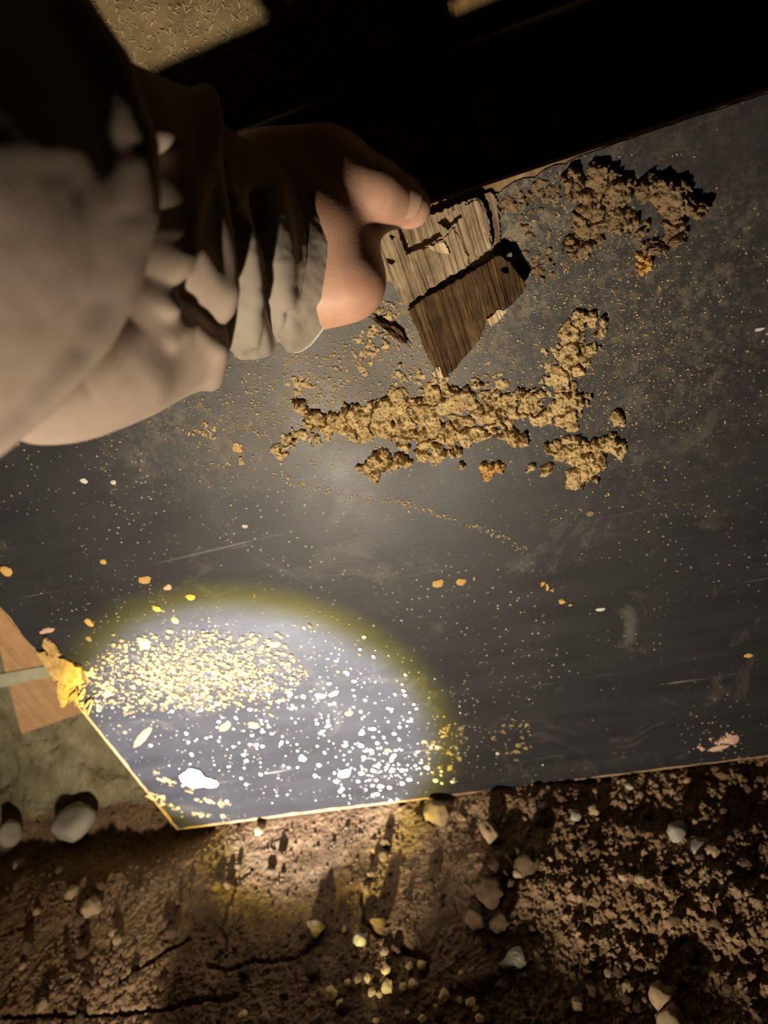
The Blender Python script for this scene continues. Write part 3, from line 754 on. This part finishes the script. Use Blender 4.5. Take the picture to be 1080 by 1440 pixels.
sl.data.polygons.foreach_set('material_index', fw.astype(np.int32)); sl['label'] = 'creased taupe jacket sleeve with a greyer worn cuff'
hem = [SV[-1, k] for k in range(NA)] + [SV[-1, 0]]
hm = tube('cuff_seam', hem, .0011, M['thread'], None, 8, False); hm.parent = sl

# ------------------------------------------------------------------ rubble: shared stone meshes
def stone_mesh(name, seed, sub, amp, m, flat=1.0):
    bm = bmesh.new(); bmesh.ops.create_icosphere(bm, subdivisions=sub, radius=1)
    rr = random.Random(seed); dirs = [Vector((rr.gauss(0, 1), rr.gauss(0, 1), rr.gauss(0, 1))).normalized() for _ in range(9)]
    cut = [rr.uniform(.62, .95) for _ in dirs]
    for v in bm.verts:
        d = v.co.normalized(); r = 1.0
        for n, c in zip(dirs, cut):
            k = d.dot(n)
            if k > 0: r = min(r, c/k)
        v.co = d*r
    ph = [rr.uniform(0, 6) for _ in range(6)]
    for v in bm.verts:
        d = v.co.normalized()
        lump = math.sin(d.x*5+ph[0])*math.sin(d.y*5+ph[1])*math.sin(d.z*5+ph[2])+.6*math.sin(d.x*11+ph[3])*math.sin(d.y*12+ph[4])*math.sin(d.z*10+ph[5])
        v.co *= 1+amp*1.6*lump+rr.uniform(-amp, amp)*.55; v.co.z *= flat
    me = bpy.data.meshes.new(name); bm.to_mesh(me); bm.free(); me.materials.append(m)
    me.polygons.foreach_set('use_smooth', [sub > 2]*len(me.polygons)); return me
def bank(name, m, n=4, sub=2, amp=.06, flat=.75, s0=0): return [stone_mesh(name, s0+i*13+1, sub, amp, M[m], flat) for i in range(n)]
SM = {'pale': bank('pale_stone', 'stone_pale', 4, 3, .02), 'brown': bank('clod', 'stone_brown', 6, 3, .13, .8, 5), 'dark': bank('dark_stone', 'stone_dark', 4, 3, .03, .8, 9),
      'tan': bank('tan_clod', 'stone_tan', 4, 3, .12, .8, 3), 'crumb': bank('crumb', 'crumb', 4, 2, .1, .7, 2), 'white': bank('flake', 'white', 4, 2, .08, .5, 4), 'orange': bank('crumb', 'orange', 4, 2, .12, .6, 6), 'yellow': bank('crumb', 'yellow', 4, 2, .12, .7, 12), 'pink': bank('crumb', 'pink', 3, 2, .1, .6, 8)}
def put(name, kind, loc, size, label, cat, group=None, rot=None, k=None):
    o = bpy.data.objects.new(name, SM[kind][random.randrange(len(SM[kind])) if k is None else k]); link(o)
    o.location = loc; o.scale = size
    o.rotation_euler = rot or (random.uniform(-.3, .3), random.uniform(-.3, .3), random.uniform(0, 6.28))
    return tag(o, label, cat, group)
def ground_stone(px, py, wpx, hpx, kind, label, cat='stone', group=None, sink=.25, rot=None, k=None):
    x, y, z = ground_at(px, py+hpx*.35); d = np.linalg.norm(np.array([x, y, z])-CAM)
    s = d/F; a = wpx*s/2; c = hpx*s/2
    return put('stone' if cat == 'stone' else 'soil_clod', kind, (x, y, z+c*(1-sink)), (a, (a+c)/2, c*1.15), label, cat, group, rot, k)
random.seed(23)
ground_stone(112, 1150, 62, 42, 'pale', 'pale rounded stone in the hollow left of the board corner', sink=.35, rot=(0, -.2, .2), k=0)
ground_stone(22, 1166, 28, 40, 'pale', 'upright pale stone in the hollow beside the larger pale stone', sink=.3, rot=(0, .1, .5), k=1)
ground_stone(133, 1272, 24, 22, 'tan', 'light brown stone on the bare soil left of the cracks', sink=.3)
ground_stone(103, 1253, 18, 14, 'tan', 'small light brown stone uphill of the one left of the cracks', sink=.3)
ground_stone(617, 1140, 34, 28, 'tan', 'tan rounded stone touching the board foot below the bright circle', sink=.3)
ground_stone(509, 1320, 18, 18, 'pale', 'small pale bead-like pebble on the soil past the second crack', sink=.2)
ground_stone(448, 1297, 30, 22, 'brown', 'dark brown clod left of the pale bead-like pebble', 'clod')
ground_stone(535, 1290, 22, 26, 'brown', 'dark brown clod above the pale bead-like pebble', 'clod')
ground_stone(442, 1364, 20, 16, 'brown', 'grey-brown nub below the dark clods', 'clod')
ground_stone(745, 1208, 34, 32, 'brown', 'rounded brown clod with a glint in the loose heap', 'clod')
ground_stone(706, 1220, 36, 24, 'brown', 'flat brown clod beside the rounded one in the loose heap', 'clod')
ground_stone(690, 1248, 44, 34, 'brown', 'largest brown clod at the lower side of the loose heap', 'clod')
ground_stone(672, 1285, 30, 34, 'brown', 'steep brown clod downhill of the largest clod', 'clod')
ground_stone(705, 1290, 30, 26, 'brown', 'rounded clod downhill of the flat clod', 'clod')
ground_stone(692, 1165, 22, 36, 'tan', 'upright tan lump at the top of the loose heap', 'clod')
ground_stone(725, 1192, 30, 14, 'brown', 'thin brown flake-like clod between the heap lumps', 'clod')
ground_stone(952, 1166, 32, 22, 'pale', 'bright pale stone on the dark soil under the right of the board', rot=(.2, .2, 1))
ground_stone(982, 1188, 30, 10, 'pale', 'flat pale sliver of stone beside the bright pale stone', rot=(0, 0, .3))
ground_stone(810, 1145, 18, 14, 'pale', 'white chip of stone just below the board edge', rot=(0, .3, 1))
ground_stone(765, 1132, 14, 10, 'pale', 'tiny white chip of stone at the foot of the board', rot=(0, .3, 1))
ground_stone(838, 1138, 16, 16, 'tan', 'pinkish tan pebble beside the white chip', 'clod')
ground_stone(886, 1104, 12, 10, 'pale', 'little white pebble in the dark under the board edge')
ground_stone(935, 1398, 30, 36, 'tan', 'large lit tan clod in the rough ground, the upper of two', 'clod')
ground_stone(945, 1428, 34, 30, 'tan', 'large lit tan clod in the rough ground, the lower of two', 'clod')
ground_stone(884, 1388, 16, 10, 'tan', 'small tan flake-like clod beside the two large lit clods', 'clod')
ground_stone(970, 1340, 22, 14, 'brown', 'brown half-buried clod in the dark dip of rough ground', 'clod')
ground_stone(880, 1358, 14, 8, 'tan', 'thin tan pebble at the edge of the dark dip', 'stone')
# grey cone-shaped stone and the bark chip
x, y, z = ground_at(722, 1355)
cs = mesh('cone_stone', [], [], M['stone_pale'])
bm = bmesh.new(); bmesh.ops.create_icosphere(bm, subdivisions=3, radius=1)
for v in bm.verts:
    k = (1-v.co.z)/2; zz = v.co.z; q = .30+.75*k
    v.co = Vector((v.co.x*q*.0068*(1.5 if zz < 0 else 1), v.co.y*q*.0060, max(zz, -.80)*.0125)) + Vector((random.gauss(0, .00025), random.gauss(0, .00025), random.gauss(0, .0002)))
bm.to_mesh(cs.data); bm.free(); cs.location = (x, y, z+.0048)
ld = Vector(gflat(742, 1342))-Vector(gflat(706, 1360)); cs.rotation_euler = (-ld.normalized()).to_track_quat('Z', 'Y').to_euler()
tag(cs, 'grey cone-shaped stone lying beside the bark chip', 'stone')
def curled_chip():
    c = np.array(ground_at(664, 1390)); a = gflat(628, 1375)-gflat(664, 1388); b = gflat(702, 1372)-gflat(664, 1388)
    cor = [gflat(*p) for p in ((628, 1374), (690, 1368), (704, 1378), (672, 1400))]
    z0 = float(np.mean([G(q[0], q[1]) for q in cor])); V = []; n = 16
    for lay in (0, 1):
        for i in range(n+1):
            for j in range(n+1):
                u, v = i/n, j/n
                q = (1-u)*((1-v)*cor[0]+v*cor[3])+u*((1-v)*cor[1]+v*cor[2])
                lift = .006+.0035*math.sin(math.pi*v)+.002*u+.0004*vnoise(np.array(u*30), np.array(v*3.0), 5)
                jit = .0014*vnoise(np.array(v*9), np.array(u*9.), 8)*(i in (0, n) or j in (0, n))
                V.append((q[0]+jit, q[1]+jit, z0+lift-lay*.0022))
    Fc = []; m_ = (n+1)**2
    for i in range(n):
        for j in range(n):
            k = i*(n+1)+j; Fc += [(k, k+n+1, k+n+2, k+1), (m_+k+1, m_+k+n+2, m_+k+n+1, m_+k)]
    rim = [(i, 0) for i in range(n)]+[(n, j) for j in range(n)]+[(i, n) for i in range(n, 0, -1)]+[(0, j) for j in range(n, 0, -1)]
    ids = [i*(n+1)+j for i, j in rim]
    for k in range(len(ids)): p, q = ids[k], ids[(k+1) % len(ids)]; Fc.append((p, q, m_+q, m_+p))
    return tag(mesh('bark_chip', V, Fc, M['wood_dark']), 'curled brown bark chip lying on the soil beside the grey cone stone', 'wood chip')
curled_chip()
# crumbs near the bark chip, yellow torchlight painted into their colour
for (px, py, s) in [(468, 1400, 22), (490, 1384, 12), (505, 1380, 14), (518, 1378, 14), (545, 1367, 16), (577, 1361, 13), (595, 1360, 15), (525, 1398, 14), (548, 1392, 22), (568, 1390, 14), (582, 1388, 16), (535, 1400, 10), (480, 1416, 16), (573, 1426, 8), (626, 1403, 18), (650, 1372, 10), (663, 1412, 16), (670, 1420, 12), (676, 1434, 14), (614, 1418, 8), (595, 1436, 14), (530, 1437, 10), (625, 1436, 8), (345, 1428, 14), (648, 1408, 9)]:
    x, y, z = ground_at(px, py); d = .55*s/F/2
    put('mud_crumb', 'yellow', (x, y, z+d*.55+.001), (d, d, d*.8), 'crumb painted torchlit yellow on dark soil ' + ('in the curved row above a dark furrow' if py < 1386 and px < 610 else 'touching the curled bark chip' if px > 610 else 'below the curved crumb row'), 'crumb', 'crumbs painted torchlit yellow on the soil')
# dark rubble at the far left
for (px, py, s) in [(8, 935, 40), (14, 975, 36), (6, 1012, 40), (-8, 950, 46), (22, 1006, 24)]:
    p = P(px, py, .90); dd = s*.90/F/2
    put('rubble_stone', 'dark', tuple(p), (dd, dd, dd*.8), 'dark grey rubble stone heaped behind the brown plank', 'stone', 'dark rubble behind the plank')
# small brown clods strewn over the soil
PLACES = [(120, 1240, 'near the two light brown stones left of the cracks'), (60, 1400, 'by the long crack in the darkest left soil'), (310, 1270, 'beside the first long crack'), (250, 1390, 'below the branching crack'),
          (430, 1200, 'on the smooth pale patch below the bright circle'), (500, 1300, 'around the pale bead-like pebble'), (540, 1400, 'among the yellow crumbs'), (620, 1180, 'near the tan stone at the board foot'),
          (700, 1200, 'in the loose heap under the board'), (690, 1280, 'downhill of the largest clod'), (680, 1380, 'near the curled bark chip'), (760, 1340, 'near the grey cone-shaped stone'),
          (850, 1160, 'near the white stone chips below the board edge'), (960, 1190, 'near the bright pale stone'), (900, 1270, 'on the lit ridge of rough ground'), (1040, 1280, 'on the far end of the lit ridge'),
          (940, 1400, 'around the two large lit clods'), (840, 1390, 'between the cone-shaped stone and the large lit clods'), (1050, 1410, 'past the two large lit clods'), (1040, 1120, 'in the dark under the board edge')]
cnt = 0
while cnt < 170:
    px = random.uniform(-10, 1090); py = random.uniform(1090, 1445)
    edge = 1168-(px-248)*.1238 if px > 248 else 1168
    if py < edge+12: continue
    if px < 600 and random.random() < .45: continue
    s = random.choice([6, 7, 8, 9, 10, 12, 14]); kind = random.choice(['brown', 'brown', 'brown', 'tan'])
    best = min(PLACES, key=lambda q: (q[0]-px)**2+(q[1]-py)**2)
    size = 'tiny' if s < 8 else 'small' if s < 11 else 'chunky'
    ground_stone(px, py, s*random.uniform(.9, 1.3), s, kind, '%s %s clod %s' % (size, 'dark brown' if kind == 'brown' else 'light brown', best[2]), 'clod', 'little loose clods on the soil', .2)
    cnt += 1
# plank seen past the left edge of the board
def plank():
    yp = .475
    pts = [B(-70, 640, yp), B(30, 1032, yp), B(135, 996, yp), B(190, 800, yp)]
    e_ = extruded('brown_plank', [(p[0], p[2]) for p in pts], yp, yp+.014, M['plank'], None, (float(pts[1][0]), yp, float(pts[1][2])))
    e_.location = (float(pts[1][0]), yp, float(pts[1][2]))
    tag(e_, 'reddish brown plank end leaning behind the left edge of the board', 'plank')
    q = [B(-10, 950, yp-.0015), B(-4, 968, yp-.0015), B(90, 948, yp-.0015), B(90, 932, yp-.0015)]
    s_ = extruded('pale_strip', [(p[0], p[2]) for p in q], yp-.0015, yp+.0002, M['strip'], None, (0, 0, 0))
    s_.parent = e_; s_.location = -Vector(e_.location); s_['label'] = 'grey-green strip across the plank'
plank()

# ------------------------------------------------------------------ flakes and crumbs on the board
random.seed(5)
def on_board(name, px, py, wpx, hpx, kind, label, cat='crumb', group=None, th=.5, ang=0.0):
    p = B(px, py); d = -(R.T@(p-CAM))[2]; s = d/F
    o = put(name, kind, (p[0], YB-.3*th*min(wpx, hpx)*s/2, p[2]), (wpx*s/2, hpx*s/2, th*min(wpx, hpx)*s/2), label, cat, group, (0, 0, 0))
    o.rotation_euler = Matrix(((math.cos(ang), -math.sin(ang), 0), (0, 0, -1), (math.sin(ang), math.cos(ang), 0))).to_euler()
    return o
FL = [(275, 1092, 46, 40, 'white', 'big bright white mortar flake low in the bright circle'),
      (295, 1100, 26, 26, 'white', 'smaller white flake fused to the big bright one'),
      (200, 1037, 60, 13, 'crumb', 'long pale yellow flake near the board left edge'),
      (316, 1022, 26, 13, 'crumb', 'oval pale yellow flake in the blue part of the bright circle'),
      (357, 1019, 18, 13, 'crumb', 'roundish pale yellow flake beside the oval one'),
      (483, 1087, 26, 18, 'white', 'white angular flake low in the bright circle toward its rim'),
      (617, 820, 19, 14, 'orange', 'orange mud crumb on the dark board, larger of a pair'),
      (649, 818, 15, 13, 'orange', 'orange mud crumb on the dark board, smaller of a pair'),
      (205, 815, 22, 14, 'orange', 'orange mud flake above the bright circle'),
      (236, 826, 15, 9, 'pink', 'thin pinkish flake above the bright circle'),
      (267, 839, 15, 13, 'orange', 'orange crumb on the upper rim of the bright circle'),
      (221, 856, 14, 12, 'orange', 'round orange crumb on the yellow rim, lower one'),
      (8, 802, 20, 22, 'orange', 'tan mud lump stuck at the far left of the board'),
      (145, 790, 11, 11, 'orange', 'small tan chip on the dark board above the orange flakes'),
      (66, 886, 30, 11, 'pink', 'flat tan flake near the board left edge'),
      (126, 875, 12, 16, 'orange', 'brown crumb at the left rim of the bright circle'),
      (125, 898, 10, 10, 'crumb', 'yellow bead-like crumb at the left rim'),
      (205, 905, 20, 20, 'orange', 'orange lump at the upper edge of the crumb carpet'),
      (246, 872, 12, 14, 'crumb', 'yellow crumb at the top of the crumb carpet'),
      (387, 906, 18, 10, 'orange', 'orange-brown flake at the right end of the crumb carpet'),
      (830, 722, 11, 9, 'crumb', 'round tan dot-like crumb alone below the nodule cluster'),
      (845, 857, 15, 6, 'white', 'slim white chip on the bare dark board'),
      (1068, 463, 14, 6, 'white', 'slim white chip beside a grey smear high on the board'),
      (1052, 922, 14, 9, 'orange', 'tan chip low on the dark part of the board'),
      (118, 676, 12, 10, 'white', 'whitish paint drop below the sleeve'),
      (160, 678, 10, 7, 'white', 'oval whitish speck beside the paint drop'),
      (345, 740, 10, 6, 'white', 'grey-white chip in the middle of the bare board'),
      (336, 632, 12, 14, 'orange', 'round ochre pellet stuck below the cuff'),
      (535, 1105, 12, 9, 'pink', 'pink crumb near the board bottom edge'),
      (545, 1055, 10, 9, 'crumb', 'pale yellow bead-like crumb in the right of the bright circle'),
      (450, 978, 16, 9, 'white', 'white flake pair in the middle of the bright circle'),
      (470, 975, 20, 7, 'white', 'slim white flake right of the middle of the bright circle'),
      (490, 1003, 14, 10, 'orange', 'tan crumb in the right half of the bright circle'),
      (425, 1066, 11, 13, 'white', 'teardrop white flake in the blue part of the bright circle'),
      (1008, 1052, 34, 10, 'pink', 'long pink mortar flake at the board bottom edge'),
      (1028, 1040, 22, 20, 'pink', 'blocky pink mortar flake at the board bottom edge')]
for px, py, a, b, k, lab in FL:
    on_board('mud_flake' if k != 'white' else 'white_flake', px, py, a, b, k, lab, 'flake', None, .5, random.uniform(-.4, .4)+(.35 if a > 25 else 0))
# pale streak of smeared plaster at the bottom-left corner
def smear(name, pts, r, n, label, m, seed):
    bl = []
    for _ in range(n):
        i = random.randrange(len(pts)-1); t = random.random()
        bl.append((pts[i][0]+(pts[i+1][0]-pts[i][0])*t+random.gauss(0, r*.5), pts[i][1]+(pts[i+1][1]-pts[i][1])*t+random.gauss(0, r*.5), random.uniform(5, 13), random.uniform(.5, 1.4)))
    return mud(name, bl, M[m], label, seed=seed, cat='smear', res=.0009)
crust([(98, 955), (128, 950), (145, 970), (120, 990)], 9, 60, 'tan crumbly crust at the torn yellow spot of the board edge', 'mud', seed=320)
smear('plaster_smear', [(215, 1090), (250, 1105), (290, 1125), (320, 1130)], 7, 30, 'creamy plaster streak slanting below the big white flake', 'crumb', 300)
smear('plaster_smear', [(215, 1118), (240, 1135), (280, 1145), (350, 1150)], 7, 34, 'creamy plaster streak along the bottom corner of the board', 'crumb', 310)

def ico():
    bm = bmesh.new(); bmesh.ops.create_icosphere(bm, subdivisions=1, radius=1)
    v = np.array([x.co[:] for x in bm.verts]); f = np.array([[q.index for q in x.verts] for x in bm.faces]); bm.free(); return v, f
IV, IF = ico()
def scatter(name, pos, size, m, parent=None, flat=.6, axis=1):
    pos = np.asarray(pos); size = np.asarray(size); n = len(pos)
    j = 1+rng.uniform(-.3, .3, (n, len(IV), 1)); el = rng.uniform(.7, 1.4, (n, 1, 3)); el[:, :, axis] *= flat
    V = (IV[None]*j*el*size[:, None, None]+pos[:, None]).reshape(-1, 3)
    f = (IF[None]+np.arange(n)[:, None, None]*len(IV)).reshape(-1, 3)
    me = bpy.data.meshes.new(name); me.vertices.add(len(V)); me.vertices.foreach_set('co', V.ravel())
    me.loops.add(f.size); me.loops.foreach_set('vertex_index', f.ravel().astype(np.int32))
    me.polygons.add(len(f)); me.polygons.foreach_set('loop_start', np.arange(0, f.size, 3)); me.update(calc_edges=True)
    me.materials.append(m)
    return link(bpy.data.objects.new(name, me), parent)
def to_board(o, lab):
    o.parent = board; o.location = -Vector(O); o['kind'] = 'stuff'; o['label'] = lab
def bscatter(n, gen, smin_, smax, pw=2.0):
    pos = []; sz = []
    while len(pos) < n:
        px, py = gen()
        p = B(px, py)
        if p[0] < XL+.004 or p[2] < .003 or p[2] > ZT-.004: continue
        s = (smin_+(smax-smin_)*random.random()**pw)*(-(R.T@(p-CAM))[2])/F/2
        pos.append((p[0], YB-s*.25, p[2])); sz.append(s)
    return pos, sz
CARPET = [(95, 965), (150, 905), (230, 885), (320, 885), (400, 895), (440, 950), (400, 985), (290, 1000), (220, 1000), (150, 1010), (120, 990)]
def g_carpet():
    while True:
        px, py = random.gauss(270, 95), random.gauss(945, 38)
        if in_poly(np.array(px), np.array(py), CARPET) or random.random() < .10: return px, py
p1, s1 = bscatter(2300, g_carpet, 1.6, 8.0, 2.4)
o = scatter('crumb_carpet', p1, s1, M['crumb']); to_board(o, 'dense carpet of pale crumbs')
p1, s1 = bscatter(380, lambda: (random.gauss(430, 110), random.gauss(1010, 60)), 1.6, 7, 2.2)
p2, s2 = bscatter(170, lambda: (random.gauss(540, 40), random.gauss(1080, 26)), 1.6, 7.5, 2.2)
o = scatter('white_specks', p1+p2, s1+s2, M['white']); to_board(o, 'scattered white specks')
p3 = []; s3 = []
for n, cx, cy, sx, sy, sm_ in ((1900, 560, 520, 110, 60, 4), (800, 420, 560, 80, 40, 4), (2400, 870, 480, 90, 110, 3.0), (700, 760, 350, 70, 60, 3.6), (700, 350, 620, 120, 50, 3.2), (500, 700, 700, 250, 160, 2.0), (220, 300, 790, 200, 90, 2.2)):
    a, b = bscatter(n, lambda: (random.gauss(cx, sx), random.gauss(cy, sy)), 1.0, sm_, 2.4); p3 += a; s3 += b
# winding trail of grit across the middle
tr = [(380, 665), (440, 685), (500, 700), (560, 705), (620, 725), (690, 748), (740, 775)]
for k in range(260):
    i = random.randrange(len(tr)-1); t = random.random()
    p = B(tr[i][0]+(tr[i+1][0]-tr[i][0])*t+random.gauss(0, 2.5), tr[i][1]+(tr[i+1][1]-tr[i][1])*t+random.gauss(0, 2.5))
    s = random.uniform(.8, 3.4)*.5/F/2; p3.append((p[0], YB-s*.25, p[2])); s3.append(s)
o = scatter('clay_grit', p3, s3, M['mud']); to_board(o, 'fine ochre clay grit')
# loose grains on the soil
gxs = rng.uniform(-.72, .12, 6000); gys = rng.uniform(.19, .46, 6000)
keep = ~((gys > .412) & (gxs > -.47)); gxs, gys = gxs[keep], gys[keep]
gz_ = G(gxs, gys); gs = .0005+.0016*rng.random(len(gxs))**3
o = scatter('soil_grains', np.stack([gxs, gys, gz_+gs*.3], 1), gs, M['stone_brown'], None, .8, 2); tag(o, 'loose light grains strewn over the brown soil', 'grains', kind='stuff')
